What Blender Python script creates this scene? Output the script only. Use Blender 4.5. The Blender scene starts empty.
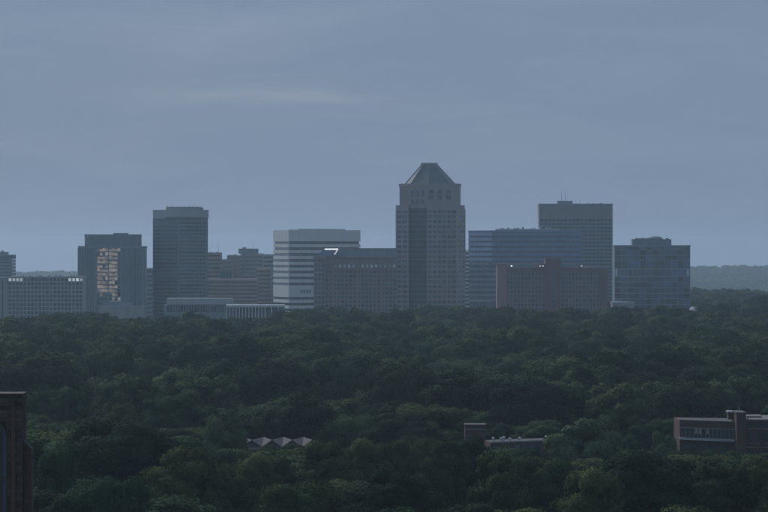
import bpy, bmesh, math, random
import numpy as np
from mathutils import Vector, noise as mnoise

random.seed(11); rng = np.random.default_rng(11)
sc = bpy.context.scene
col = sc.collection
R = math.radians

# ------------------------------------------------------------------ camera
EYE = 53.0            # metres above the ground, an upper floor window
F = 3000.0            # focal length in pixels of the 768 pixel wide photograph
cam_d = bpy.data.cameras.new('camera'); cam_d.lens = F / 768 * 36; cam_d.sensor_width = 36
cam_d.clip_start = 1; cam_d.clip_end = 40000
cam = bpy.data.objects.new('camera', cam_d); col.objects.link(cam)
cam.location = (0, 0, EYE); cam.rotation_euler = (R(90), 0, 0)
sc.camera = cam

# ------------------------------------------------------------------ sky, sun, exposure
SUN_EL, SUN_AZ = 42.0, -32.0       # degrees; azimuth from +Y (view direction), negative = left
w = bpy.data.worlds.new('World'); sc.world = w; w.use_nodes = True
nt = w.node_tree; nt.nodes.clear()
def N(t, tree=None, **kw):
    n = (tree or nt).nodes.new(t)
    for k, v in kw.items(): setattr(n, k, v)
    return n
out = N('ShaderNodeOutputWorld'); bg = N('ShaderNodeBackground'); bg.inputs['Strength'].default_value = 0.05
sky = N('ShaderNodeTexSky', sky_type='NISHITA', sun_disc=False)
sky.sun_elevation = R(SUN_EL); sky.sun_rotation = R(SUN_AZ)
sky.air_density = 1.3; sky.dust_density = 2.0; sky.ozone_density = 3.0; sky.altitude = 150
veil = N('ShaderNodeMix', data_type='RGBA'); veil.inputs['Factor'].default_value = 0.90
veil.inputs['B'].default_value = (3.62, 5.05, 7.6, 1)       # thin overcast evening veil
tc = N('ShaderNodeTexCoord'); mp = N('ShaderNodeMapping'); mp.inputs['Scale'].default_value = (13, 13, 70)
mp.inputs['Rotation'].default_value = (0, R(1.0), 0)
no = N('ShaderNodeTexNoise'); no.inputs['Scale'].default_value = 1.0; no.inputs['Detail'].default_value = 7; no.inputs['Roughness'].default_value = 0.6
no.inputs['Distortion'].default_value = 0.8
rp = N('ShaderNodeValToRGB'); rp.color_ramp.elements[0].position = 0.40; rp.color_ramp.elements[1].position = 0.80
rp.color_ramp.elements[0].color = (0.98, 0.985, 0.99, 1); rp.color_ramp.elements[1].color = (1.10, 1.08, 1.05, 1)
mul = N('ShaderNodeMix', data_type='RGBA', blend_type='MULTIPLY'); mul.inputs['Factor'].default_value = 1
sep = N('ShaderNodeSeparateXYZ'); nt.links.new(tc.outputs['Generated'], sep.inputs[0])
def mth(op, a, b=None):
    n = N('ShaderNodeMath', operation=op)
    for k, v in enumerate((a, b)):
        if v is None: continue
        if isinstance(v, (int, float)): n.inputs[k].default_value = v
        else: nt.links.new(v, n.inputs[k])
    return n.outputs[0]
nt.links.new(sky.outputs[0], veil.inputs['A'])
nt.links.new(tc.outputs['Generated'], mp.inputs[0]); nt.links.new(mp.outputs[0], no.inputs['Vector'])
nt.links.new(no.outputs['Fac'], rp.inputs[0])
nt.links.new(veil.outputs['Result'], mul.inputs['A']); nt.links.new(rp.outputs[0], mul.inputs['B'])
last = mul.outputs['Result']
# thin cloud wisps lit from below: azimuth, elevation (radians), half width, half height, tint
for az, el, wd, ht, tint in ((-.026, .0532, .05, .0020, (1.17, 1.11, 1.03, 1)), (-.012, .0520, .018, .0012, (1.12, 1.08, 1.02, 1)), (-.07, .0785, .05, .003, (1.07, 1.06, 1.03, 1)), (-.062, .0715, .030, .009, (1.09, 1.06, 1.03, 1)), (-.048, .0545, .05, .006, (1.06, 1.04, 1.01, 1))):
    dx_ = mth('DIVIDE', mth('SUBTRACT', sep.outputs[0], az), wd); dz_ = mth('DIVIDE', mth('SUBTRACT', sep.outputs[2], el), ht)
    gz = mth('POWER', 2.718, mth('MULTIPLY', mth('ADD', mth('MULTIPLY', dx_, dx_), mth('MULTIPLY', dz_, dz_)), -1.0))
    fac = mth('MULTIPLY', gz, mth('MULTIPLY', mth('SUBTRACT', no.outputs['Fac'], .25), 2.6)); fac.node.use_clamp = True
    mw = N('ShaderNodeMix', data_type='RGBA', blend_type='MULTIPLY'); mw.inputs['B'].default_value = tint
    nt.links.new(fac, mw.inputs['Factor']); nt.links.new(last, mw.inputs['A']); last = mw.outputs['Result']
nt.links.new(last, bg.inputs[0]); nt.links.new(bg.outputs[0], out.inputs[0])

sd = bpy.data.lights.new('sun', 'SUN'); sd.energy = 2.45; sd.angle = R(10); sd.color = (0.98, 0.98, 1.0)
sun = bpy.data.objects.new('sun', sd); col.objects.link(sun)
a, e = R(SUN_AZ), R(SUN_EL)
sdir = Vector((math.sin(a) * math.cos(e), math.cos(a) * math.cos(e), math.sin(e)))
sun.rotation_euler = sdir.to_track_quat('Z', 'Y').to_euler(); sun.location = (-300, 100, 400)

vs = sc.view_settings
vs.view_transform = 'Standard'; vs.look = 'None'; vs.exposure = 0; vs.gamma = 1; vs.use_curve_mapping = False
cy = sc.cycles
cy.use_denoising = True; cy.max_bounces = 6; cy.diffuse_bounces = 3; cy.glossy_bounces = 2; cy.transmission_bounces = 2
cy.volume_bounces = 2; cy.transparent_max_bounces = 4; cy.sample_clamp_indirect = 4
cy.use_adaptive_sampling = False

# ------------------------------------------------------------------ helpers
def PX(x, D): return (x - 384) / F * D
def PZ(y, D): return EYE + (256 - y) / F * D

def material(name, base, rough=0.8, var=0.12, scale=0.25, spec=0.3, streak=0.0, metallic=0.0, rnd=0.0, emit=None, estr=0):
    m = bpy.data.materials.new(name); m.use_nodes = True; t = m.node_tree
    b = t.nodes['Principled BSDF']; L = t.links.new
    b.inputs['Roughness'].default_value = rough; b.inputs['Specular IOR Level'].default_value = spec
    b.inputs['Metallic'].default_value = metallic
    g = N('ShaderNodeNewGeometry', t)
    n1 = N('ShaderNodeTexNoise', t); n1.inputs['Scale'].default_value = scale; n1.inputs['Detail'].default_value = 5
    mpn = N('ShaderNodeMapping', t); mpn.inputs['Scale'].default_value = (1, 1, 0.25 if streak else 1)
    L(g.outputs['Position'], mpn.inputs[0]); L(mpn.outputs[0], n1.inputs['Vector'])
    mr = N('ShaderNodeMapRange', t); mr.inputs['From Min'].default_value = 0.3; mr.inputs['From Max'].default_value = 0.7
    mr.inputs['To Min'].default_value = 1 - var; mr.inputs['To Max'].default_value = 1 + var
    L(n1.outputs['Fac'], mr.inputs['Value'])
    last = mr.outputs[0]
    if rnd:
        oi = N('ShaderNodeObjectInfo', t); m2 = N('ShaderNodeMapRange', t)
        m2.inputs['To Min'].default_value = 1 - rnd; m2.inputs['To Max'].default_value = 1 + rnd
        L(oi.outputs['Random'], m2.inputs['Value'])
        mm = N('ShaderNodeMath', t, operation='MULTIPLY'); L(last, mm.inputs[0]); L(m2.outputs[0], mm.inputs[1]); last = mm.outputs[0]
    vm = N('ShaderNodeVectorMath', t, operation='SCALE'); vm.inputs[0].default_value = base
    L(last, vm.inputs['Scale']); L(vm.outputs[0], b.inputs['Base Color'])
    if emit:
        b.inputs['Emission Color'].default_value = (*emit, 1); b.inputs['Emission Strength'].default_value = estr
        if rnd:
            mm2 = N('ShaderNodeMath', t, operation='MULTIPLY'); mm2.inputs[1].default_value = estr
            L(last, mm2.inputs[0]); L(mm2.outputs[0], b.inputs['Emission Strength'])
    return m

def brick_material(name, c1, c2, mortar, bw=0.22, bh=0.075):
    m = bpy.data.materials.new(name); m.use_nodes = True; t = m.node_tree; L = t.links.new
    b = t.nodes['Principled BSDF']; b.inputs['Roughness'].default_value = 0.9; b.inputs['Specular IOR Level'].default_value = 0.2
    g = N('ShaderNodeNewGeometry', t); sx = N('ShaderNodeSeparateXYZ', t); cx = N('ShaderNodeCombineXYZ', t)
    ad = N('ShaderNodeMath', t, operation='ADD')
    L(g.outputs['Position'], sx.inputs[0]); L(sx.outputs[0], ad.inputs[0]); L(sx.outputs[1], ad.inputs[1])
    L(ad.outputs[0], cx.inputs[0]); L(sx.outputs[2], cx.inputs[1])
    br = N('ShaderNodeTexBrick', t); br.inputs['Scale'].default_value = 1
    br.inputs['Brick Width'].default_value = bw; br.inputs['Row Height'].default_value = bh; br.inputs['Mortar Size'].default_value = bh * .12
    br.inputs['Color1'].default_value = (*c1, 1); br.inputs['Color2'].default_value = (*c2, 1); br.inputs['Mortar'].default_value = (*mortar, 1)
    L(cx.outputs[0], br.inputs['Vector'])
    n1 = N('ShaderNodeTexNoise', t); n1.inputs['Scale'].default_value = .5; n1.inputs['Detail'].default_value = 5; L(g.outputs['Position'], n1.inputs['Vector'])
    mr = N('ShaderNodeMapRange', t); mr.inputs['To Min'].default_value = .6; mr.inputs['To Max'].default_value = 1.4; L(n1.outputs['Fac'], mr.inputs['Value'])
    vm = N('ShaderNodeVectorMath', t, operation='SCALE'); L(br.outputs['Color'], vm.inputs[0]); L(mr.outputs[0], vm.inputs['Scale'])
    L(vm.outputs[0], b.inputs['Base Color'])
    return m

M = {}
def mat(k, *a, **kw): M[k] = material(k, *a, **kw)
mat('white_panel', (.66, .68, .66), rough=.7, var=.06, streak=1)
mat('pale_concrete', (.40, .42, .42), var=.10, streak=1)
mat('grey_concrete', (.33, .345, .345), var=.12, streak=1)
mat('tan_concrete', (.33, .275, .26), var=.12, streak=1)
mat('pink_brick', (.35, .215, .20), var=.15, streak=1)
mat('brown_brick', (.21, .132, .122), var=.15, streak=1)
mat('brown_stone', (.30, .25, .24), var=.12, streak=1)
mat('rose_granite', (.34, .295, .29), var=.12, streak=1)
mat('slate_panel', (.235, .285, .31), var=.10, streak=1)
mat('warm_grey', (.26, .225, .215), var=.1, streak=1)
mat('dull_stone', (.15, .145, .135), var=.15, streak=1)
mat('mid_panel', (.25, .255, .255), var=.1, streak=1)
mat('dark_panel', (.195, .24, .265), var=.10, streak=1)
mat('copper_roof', (.115, .14, .15), rough=.55, var=.2, streak=1)
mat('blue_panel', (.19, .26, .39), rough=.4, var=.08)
mat('blue_panel_lit_side', (.36, .44, .58), rough=.35, var=.08)  # blue panel with the light on the left face put into its colour
mat('teal_glass', (.05, .10, .11), rough=.25, var=.1)
mat('glass', (.085, .112, .135), rough=.12, var=.2, spec=.5, rnd=.5)
mat('bay_glass', (.045, .062, .068), rough=.15, var=.2, spec=.4)
mat('glass_blue', (.115, .165, .255), rough=.12, var=.2, spec=.5, rnd=.25)
mat('curtain', (.10, .105, .11), rough=.3, var=.2, spec=.5, rnd=.6)
mat('metal', (.35, .36, .37), rough=.5, var=.1)
mat('dark_metal', (.06, .065, .07), rough=.5, var=.1)
mat('roofing', (.16, .16, .165), var=.15)
mat('lit_window', (.3, .3, .3), var=.1, rnd=.45, emit=(.86, .93, 1.0), estr=.36)
mat('warm_reflection', (.10, .09, .08), var=.25, scale=.35, rnd=.45, emit=(.95, .79, .68), estr=.135)  # warm sky reflection painted as glow, no light inside these panes
mat('lamp_and_glint_glow', (.5, .5, .5), emit=(.95, .97, 1.0), estr=1.0)  # roof lamp, and the painted glint on the gable edge
mat('dim_lamp_and_glint', (.5, .5, .5), emit=(.95, .97, 1.0), estr=.45)  # weaker glow: lamps, and the slanting stroke of the painted glint
mat('limestone', (.28, .275, .26), var=.15, streak=1)
mat('mortar', (.05, .042, .038), var=.15)
mat('ashlar', (.10, .073, .058), var=.22, scale=2.5, rnd=.30)
mat('cast_stone', (.075, .066, .06), var=.15)
mat('bark', (.06, .045, .035), var=.3, scale=2)
mat('zinc_roof', (.085, .08, .082), rough=.8, spec=.1, var=.15, scale=.8)
mat('soil_grass', (.035, .045, .02), var=.4, scale=.05)
mat('gravel_roof', (.055, .055, .055), var=.2, scale=.6)
M['school_brick'] = brick_material('school_brick', (.105, .058, .05), (.075, .042, .038), (.12, .10, .09))

UNIT = {}
def unit_cube(m):
    if m not in UNIT:
        me = bpy.data.meshes.new('block_' + m)
        v = [(x, y, z) for x in (-.5, .5) for y in (-.5, .5) for z in (-.5, .5)]
        f = [(0, 1, 3, 2), (4, 6, 7, 5), (0, 4, 5, 1), (2, 3, 7, 6), (0, 2, 6, 4), (1, 5, 7, 3)]
        me.from_pydata(v, [], f); me.materials.append(M[m]); UNIT[m] = me
    return UNIT[m]

def link(o, parent=None):
    col.objects.link(o)
    if parent: o.parent = parent
    return o

def thing(name, label, cat, loc, group=None):
    o = bpy.data.objects.new(name, None); o.empty_display_size = 1; link(o)
    o.location = loc; o['label'] = label; o['category'] = cat
    if group: o['group'] = group
    return o

FOOT = []      # footprints no tree may grow in: x0, x1, y0, y1
class Building:
    """A thing whose parts are laid out in metres relative to its base; X(px) / Z(py) turn photo pixels at its distance into metres."""
    def __init__(s, name, label, cx, D, cat='building', group=None):
        s.cx, s.D = cx, D; s.k = D / F
        s.root = thing(name, label, cat, (PX(cx, D), D, 0), group)
    def X(s, px): return (px - s.cx) * s.k
    def Z(s, py): return PZ(py, s.D)
    def foot(s, x0, x1, d0, d1):
        bx = s.root.location.x; FOOT.append((bx + x0 - 4, bx + x1 + 4, s.D + d0 - 5, s.D + d1 + 4))
    def mesh(s, name, v, f, m, parent=None):
        me = bpy.data.meshes.new(name); me.from_pydata(v, [], f); me.materials.append(M[m])
        bm = bmesh.new(); bm.from_mesh(me); bmesh.ops.recalc_face_normals(bm, faces=bm.faces); bm.to_mesh(me); bm.free()
        return link(bpy.data.objects.new(name, me), parent or s.root)
    def prism(s, name, pts, z0, z1, m, parent=None, top=None):
        n = len(pts); top = top or pts
        v = [(x, y, z0) for x, y in pts] + [(x, y, z1) for x, y in top]
        f = [tuple(range(n))[::-1], tuple(range(n, 2 * n))] + [(i, (i + 1) % n, n + (i + 1) % n, n + i) for i in range(n)]
        return s.mesh(name, v, f, m, parent)
    def box(s, name, x0, x1, y0, y1, z0, z1, m, parent=None):
        o = bpy.data.objects.new(name, unit_cube(m)); link(o, parent or s.root)
        o.location = ((x0 + x1) / 2, (y0 + y1) / 2, (z0 + z1) / 2); o.scale = (x1 - x0, y1 - y0, z1 - z0)
        return o
    def ebox(s, name, p0, p1, a, b, z0, z1, d0, d1, m, parent=None):
        """box on the face p0 -> p1 (left to right seen from outside), a..b metres along it, d0..d1 metres out of it"""
        p0, p1 = Vector((*p0, 0)), Vector((*p1, 0)); u = (p1 - p0).normalized(); n = Vector((u.y, -u.x, 0))
        o = bpy.data.objects.new(name, unit_cube(m)); link(o, parent or s.root)
        c = p0 + u * (a + b) / 2 + n * (d0 + d1) / 2; o.location = (c.x, c.y, (z0 + z1) / 2)
        o.rotation_euler = (0, 0, math.atan2(u.y, u.x)); o.scale = (b - a, d1 - d0, z1 - z0)
        return o
    def grid(s, p0, p1, z0, z1, rows, cols, pw, sh, dep, wall, pane, lit=None, a0=0, a1=None, pick=None):
        Lf = (Vector(p1) - Vector(p0)).length; a1 = Lf if a1 is None else a1
        cw, fh = (a1 - a0) / cols, (z1 - z0) / rows
        for i in range(cols + 1):
            a = a0 + i * cw; s.ebox('pier', p0, p1, a - pw / 2, a + pw / 2, z0, z1, -.1, dep, wall)
        for j in range(rows + 1):
            z = z0 + j * fh; s.ebox('spandrel', p0, p1, a0, a1, z - sh / 2, z + sh / 2, -.1, dep - .05, wall)
        for j in range(rows):
            for i in range(cols):
                m = pane
                if pick: m = pick(i, j) or pane
                s.ebox('window', p0, p1, a0 + i * cw + pw / 2, a0 + (i + 1) * cw - pw / 2, z0 + j * fh + sh / 2, z0 + (j + 1) * fh - sh / 2, .02, .06, m)
    def bands(s, p0, p1, z0, z1, n, h, dep, m, name='spandrel', a0=0, a1=None):
        Lf = (Vector(p1) - Vector(p0)).length; a1 = Lf if a1 is None else a1
        for j in range(n):
            z = z0 + (j + .5) * (z1 - z0) / n
            s.ebox(name, p0, p1, a0, a1, z - h / 2, z + h / 2, -.05, dep, m)
    def fins(s, p0, p1, z0, z1, n, wd, dep, m, name='fin', a0=0, a1=None):
        Lf = (Vector(p1) - Vector(p0)).length; a1 = Lf if a1 is None else a1
        for j in range(n + 1):
            a = a0 + j * (a1 - a0) / n
            s.ebox(name, p0, p1, a - wd / 2, a + wd / 2, z0, z1, -.05, dep, m)
    def mast(s, px, y, py0, py1, r=.12, m='dark_metal', name='antenna'):
        x = s.X(px); z0, z1 = s.Z(py0), s.Z(py1)
        return s.prism(name, [(x + r * math.cos(t * math.pi / 3), y + r * math.sin(t * math.pi / 3)) for t in range(6)], z0, z1, m,
                       top=[(x + r * .3 * math.cos(t * math.pi / 3), y + r * .3 * math.sin(t * math.pi / 3)) for t in range(6)])
    def rooftop(s, x0, x1, y, py, n, m='metal', hmax=2.5):
        r = random.Random(int(abs(x0 * 7 + x1 * 13)) + n)
        for i in range(n):
            c = x0 + (x1 - x0) * (i + r.random() * .8) / n; wd = r.uniform(.8, 2.4); h = r.uniform(.6, hmax)
            s.box('rooftop_unit', c - wd / 2, c + wd / 2, y + i * .4, y + i * .4 + 2, s.Z(py) - .05, s.Z(py) + h, m)

def rect(x0, x1, y0, y1): return [(x0, y0), (x1, y0), (x1, y1), (x0, y1)]
def inset(pts, d):
    c = Vector((sum(p[0] for p in pts) / len(pts), sum(p[1] for p in pts) / len(pts)))
    o = []
    for p in pts:
        v = Vector(p) - c; o.append(tuple(c + v * (1 - d * 1.3 / v.length)))
    return o

# ------------------------------------------------------------------ ground
def sstep(a, b, v):
    t = min(1, max(0, (v - a) / (b - a))); return t * t * (3 - 2 * t)
def ground_z(x, y):
    # level plateau, a hidden valley behind the town, then a wooded ridge
    r = -11 + 15 * min(1, max(0, (x + 800) / 1700)) + 5 * mnoise.noise(Vector((x * .0035, y * .001, 3)))
    return -46 * sstep(3200, 5200, y) + (46 + r) * sstep(6000, 8700, y) - 22 * sstep(9100, 11000, y)
xs = np.linspace(-3300, 3300, 89); ys = np.concatenate([np.linspace(-150, 5200, 40), np.linspace(5300, 11800, 80)])
v = [(x, y, ground_z(x, y)) for y in ys for x in xs]; nx = len(xs)
f = [(j * nx + i, j * nx + i + 1, (j + 1) * nx + i + 1, (j + 1) * nx + i) for j in range(len(ys) - 1) for i in range(nx - 1)]
me = bpy.data.meshes.new('ground'); me.from_pydata(v, [], f); me.materials.append(M['soil_grass'])
g = link(bpy.data.objects.new('ground', me)); g['kind'] = 'structure'
for p in me.polygons: p.use_smooth = True

# ------------------------------------------------------------------ skyline buildings
# tower cut by the edge of the view
b = Building('office_tower', 'plain blue grey tower rising behind the white gridded hotel', -6, 2500)
P = rect(b.X(-26), b.X(12), 0, 26); b.foot(P[0][0], P[1][0], 0, 26)
b.prism('glazing', inset(P, .3), 0, b.Z(255.4), 'glass')
for j in range(18):
    z = 4 + j * 2.75
    if z + 1.7 < b.Z(255): b.prism('spandrel', P, z, z + 1.75, 'slate_panel')
b.prism('parapet', P, b.Z(257.5), b.Z(254.6), 'slate_panel')
b.box('penthouse', b.X(-20), b.X(6), 3, 18, b.Z(255.2), b.Z(251.8), 'slate_panel')
b.rooftop(b.X(-16), b.X(4), 6, 251.8, 3, 'slate_panel', 1.2)

# white gridded hotel
b = Building('hotel_building', 'wide pale concrete hotel with square window grid and lit top floor windows', 45, 2100)
x0, x1 = b.X(8.2), b.X(83); b.foot(b.X(-12), x1, 0, 18)
b.box('core', x0, x1, .1, 18, 0, b.Z(276.6), 'pale_concrete')
z1 = b.Z(277.6); rows = 13; z0 = z1 - rows * 2.9
def lit(i, j):
    if j == rows - 1 and (i in (0, 1, 2, 3, 16, 17, 18, 19)): return 'lit_window'
    r = random.random()
    return 'curtain' if r < .3 else None
b.grid((x0, .1), (x1, .1), z0, z1, rows, 20, .75, .85, .5, 'pale_concrete', 'glass', pick=lit)
b.box('parapet', x0 - .1, x1 + .1, -.5, 18.1, b.Z(277.5), b.Z(276.2), 'grey_concrete')
b.rooftop(b.X(20), b.X(78), 5, 276.4, 9, 'pale_concrete', 1.2)
b.box('side_wing', b.X(-14), b.X(8), -1.2, 16, 0, b.Z(278), 'grey_concrete')
b.box('wing_parapet', b.X(-14.3), b.X(8.1), -1.5, 16.2, b.Z(278) + .01, b.Z(277.4), 'pale_concrete')
b.box('stair_slit', b.X(2), b.X(3.4), -1.25, -1.1, 8, b.Z(280), 'glass')

# dark ribbed tower whose warm window glow stands for reflected sky
b = Building('ribbed_tower', 'dark ribbed office tower with warm sky reflection painted as glow on its windows', 111, 2200)
xa, xb = b.X(78), b.X(143.6); b.foot(xa, xb, 0, 34)
b.box('core', xa + .3, xb - .3, .3, 34, 0, b.Z(246.6), 'slate_panel')
b.box('parapet', xa, xb, -.15, 34.2, b.Z(248.2), b.Z(246), 'slate_panel')
b.box('penthouse', b.X(84), b.X(138.5), 5, 28, b.Z(246.5), b.Z(234.6), 'dark_panel')
b.box('penthouse_rim', b.X(83.6), b.X(138.9), 4.6, 28.4, b.Z(236), b.Z(234.2), 'slate_panel')
for k in range(19):
    c = b.X(85.5 + k * 2.9); b.box('louvre', c - .25, c + .25, 4.75, 5.05, b.Z(246.4), b.Z(236.1), 'slate_panel')
b.box('lift_housing', b.X(112), b.X(126), 10, 20, b.Z(234.3), b.Z(232.9), 'dark_panel')
b.fins((xa, .3), (xb, .3), 0, b.Z(248.3), 7, .55, .45, 'slate_panel', a1=b.X(96.5) - xa)
b.fins((xa, .3), (xb, .3), 0, b.Z(248.3), 9, .55, .45, 'slate_panel', a0=b.X(121.5) - xa)
for k in range(6):
    b.ebox('glass_strip', (xa, .3), (xb, .3), b.X(79.4 + k * 2.65) - xa, b.X(80.8 + k * 2.65) - xa, 6, b.Z(248.5), .01, .06, 'glass')
for k in range(8):
    b.ebox('glass_strip', (xa, .3), (xb, .3), b.X(123 + k * 2.4) - xa, b.X(124.4 + k * 2.4) - xa, 6, b.Z(248.5), .01, .06, 'glass')
r = random.Random(4)
zt, nr = b.Z(247.6), 16; fh = 3.0
for j in range(nr):
    for i, (pa, pb) in enumerate(((97.2, 107.9), (109, 120.4))):
        z = zt - (j + 1) * fh
        warm = j < 12 or (i == 1 and j < 15)
        hi = fh * (.62 if warm else .6)
        cut = 3 if (i == 0 and j > 11) else 0
        n = 4; wpx = (pb - pa) / n
        for q in range(n):
            mm = 'warm_reflection' if (warm and r.random() > (.10 if j < 11 else .4) and not (i == 1 and q == 3 and r.random() < .6)) else 'glass'
            lo_ = r.uniform(.12, .5); hi_ = min(fh - .15, lo_ + r.uniform(1.4, 2.5))
            b.ebox('window', (xa, .3), (xb, .3), b.X(pa + q * wpx + .05) - xa, b.X(pa + (q + 1) * wpx - .05) - xa, z + lo_, z + hi_, .02, .07, mm)
    b.ebox('spandrel', (xa, .3), (xb, .3), b.X(97) - xa, b.X(120.6) - xa, z - .2, z + .12, 0, .16, 'slate_panel')
b.ebox('mullion', (xa, .3), (xb, .3), b.X(108) - xa, b.X(108.9) - xa, 0, zt, 0, .4, 'slate_panel')
b.box('podium', b.X(100), b.X(146), -14, .2, 0, b.Z(306.5), 'grey_concrete')
b.box('podium_coping', b.X(99.6), b.X(146.4), -14.3, .15, b.Z(306.5) + .01, b.Z(305.7), 'pale_concrete')
b.box('canopy', b.X(110.5), b.X(122), -6, -1, b.Z(301.6), b.Z(300.8), 'white_panel')
b.box('plant_room', b.X(103), b.X(133), -5.5, .15, b.Z(306), b.Z(301.7), 'slate_panel')

# low block between the two dark towers
b = Building('office_block', 'low dark block wedged between the ribbed tower and the white capped tower', 147, 2330)
P = rect(b.X(138), b.X(158), 0, 20); b.foot(P[0][0], P[1][0], 0, 20)
b.prism('glazing', inset(P, .3), 0, b.Z(269), 'glass')
for j in range(11): b.prism('spandrel', P, 3 + j * 3.5, 3 + j * 3.5 + 1.9, 'slate_panel')
b.prism('parapet', P, b.Z(270), b.Z(268), 'slate_panel')
b.box('light_band', P[0][0] - .1, P[1][0] + .1, -.25, 0, b.Z(283.0), b.Z(282.0), 'pale_concrete')
b.box('light_band', P[0][0] - .1, P[1][0] + .1, -.25, 0, b.Z(289.0), b.Z(288.2), 'pale_concrete')

# white capped dark tower, corner towards the camera
b = Building('corner_tower', 'dark glass tower with a pale crown band and rooftop masts', 179, 2200)
A, C, E_ = (b.X(151.2), 17), (b.X(179.5), 0), (b.X(207.2), 17); Bk = (b.X(179), 34)
P = [A, C, E_, Bk]; b.foot(A[0], E_[0], 0, 34)
b.prism('core', inset(P, .35), 0, b.Z(210.2), 'dark_panel')
zt = b.Z(218.3); nf = 30; fh = zt / nf
for j in range(3, nf):
    z = j * fh
    b.ebox('spandrel', C, E_, .1, 24.0, z, z + fh * .42, -.4, .05, 'slate_panel')
    b.ebox('window', C, E_, .3, 23.5, z + fh * .45, z + fh * .97, -.4, -.22, 'glass')
    b.ebox('spandrel', A, C, .3, 24.1, z, z + fh * .40, -.4, .02, 'dark_panel')
    b.ebox('window', A, C, .5, 24.1, z + fh * .43, z + fh * .97, -.4, -.12, 'glass')
for a_ in (17.6, 20.2, 23.6): b.ebox('rib', C, E_, a_ - .3, a_ + .3, 0, zt, -.3, .4, 'slate_panel')
b.ebox('corner_pier', A, C, -.1, .6, 0, zt, -.4, .1, 'slate_panel')
b.prism('crown_band', [(p[0] * 1.005, p[1] + (-.15 if p is C else .05)) for p in P], b.Z(217), b.Z(209.5), 'pale_concrete')
b.prism('shadow_gap', inset(P, .15), zt - .1, b.Z(217) + .05, 'glass')
for k in range(7): b.ebox('light_panel', A, C, 2.0 + k * 1.6, 3.0 + k * 1.6, b.Z(218.2), b.Z(217.1), -.2, -.02, 'white_panel')
b.ebox('light_panel', C, E_, 22.8, 23.9, b.Z(218.2), b.Z(217.1), -.2, -.02, 'white_panel')
b.box('penthouse', b.X(165), b.X(199), 12, 24, b.Z(209.6), b.Z(206.4), 'grey_concrete')
b.box('tank', b.X(176), b.X(184), 9, 12, b.Z(209.5), b.Z(207.2), 'tan_concrete')
for px in (166, 171, 176.5, 183, 188.5, 192, 196, 200.5): b.mast(px, 16, 209, random.uniform(203.5, 206), .22)
b.rooftop(b.X(168), b.X(203), 8, 209.5, 8, 'metal', 2.0)

# brownish cluster behind
def striped(name, label, px0, px1, py, D, dep, wall, n_fl, tb=1.75, cap=None, base=4):
    b = Building(name, label, (px0 + px1) / 2, D)
    P = rect(b.X(px0), b.X(px1), 0, dep); b.foot(P[0][0], P[1][0], 0, dep)
    H = b.Z(py); b.prism('glazing', inset(P, .2), 0, H - .4, 'curtain' if wall in ('tan_concrete', 'grey_concrete') else 'glass')
    fh = (H - base - 2.0) / n_fl
    for j in range(n_fl): b.prism('spandrel', P, base + j * fh, base + j * fh + fh * tb / 3.4, wall)
    b.prism('parapet', P, H - 2.0, H, wall)
    return b
b = striped('brown_block', 'brownish block with an antenna beside the white capped tower', 206, 221, 252.4, 2620, 20, 'tan_concrete', 14)
b.mast(218, 6, 252.5, 240.5, .16); b.rooftop(b.X(208), b.X(219), 5, 252.4, 2, 'metal', .8)
b = striped('brown_block', 'low brownish block with a teal glass panel on its front', 221.2, 232, 259.2, 2580, 20, 'tan_concrete', 12)
b.box('teal_glazing', b.X(219.4), b.X(231.8), -.5, -.1, b.Z(297), b.Z(271), 'teal_glass')
for k in range(5): b.box('mullion', b.X(219.6 + k * 3) - .12, b.X(219.6 + k * 3) + .12, -.62, -.45, b.Z(297), b.Z(271), 'slate_panel')
for k in range(6): b.box('transom', b.X(219.4), b.X(231.8), -.6, -.48, b.Z(296.5 - k * 5) - .12, b.Z(296.5 - k * 5) + .12, 'slate_panel')
b = striped('brown_block', 'plain rose brown slab beside the dark capped block', 227, 244.5, 255.2, 2640, 20, 'tan_concrete', 13, 3.2)
b.rooftop(b.X(229), b.X(237), 5, 255.2, 3, 'metal', .8)
b = striped('capped_block', 'striped brown tower wearing a dark mechanical cap with an antenna', 240.5, 262.5, 253.6, 2600, 26, 'grey_concrete', 14)
b.box('mechanical_cap', b.X(238.4), b.X(257.6), 2, 18, b.Z(253.7), b.Z(248.6), 'slate_panel')
b.box('cap_unit', b.X(242), b.X(246), 5, 9, b.Z(248.7), b.Z(247.3), 'slate_panel')
b.box('service_core', b.X(242.6), b.X(245), -.7, .2, 0, b.Z(253.7), 'dark_panel')
b.mast(253, 8, 249, 238.5, .15)
b = striped('brown_block', 'rose brown block with striped windows beside the white striped building', 256, 271, 268, 2480, 20, 'tan_concrete', 11)
b = striped('pale_block', 'pale grey block half hidden behind the white striped building', 262, 274, 254.2, 2660, 20, 'pale_concrete', 13)
b = striped('brown_block', 'wide low brownish block above the flat white roof', 207, 257, 279, 2450, 22, 'tan_concrete', 9, 1.9)

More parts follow.
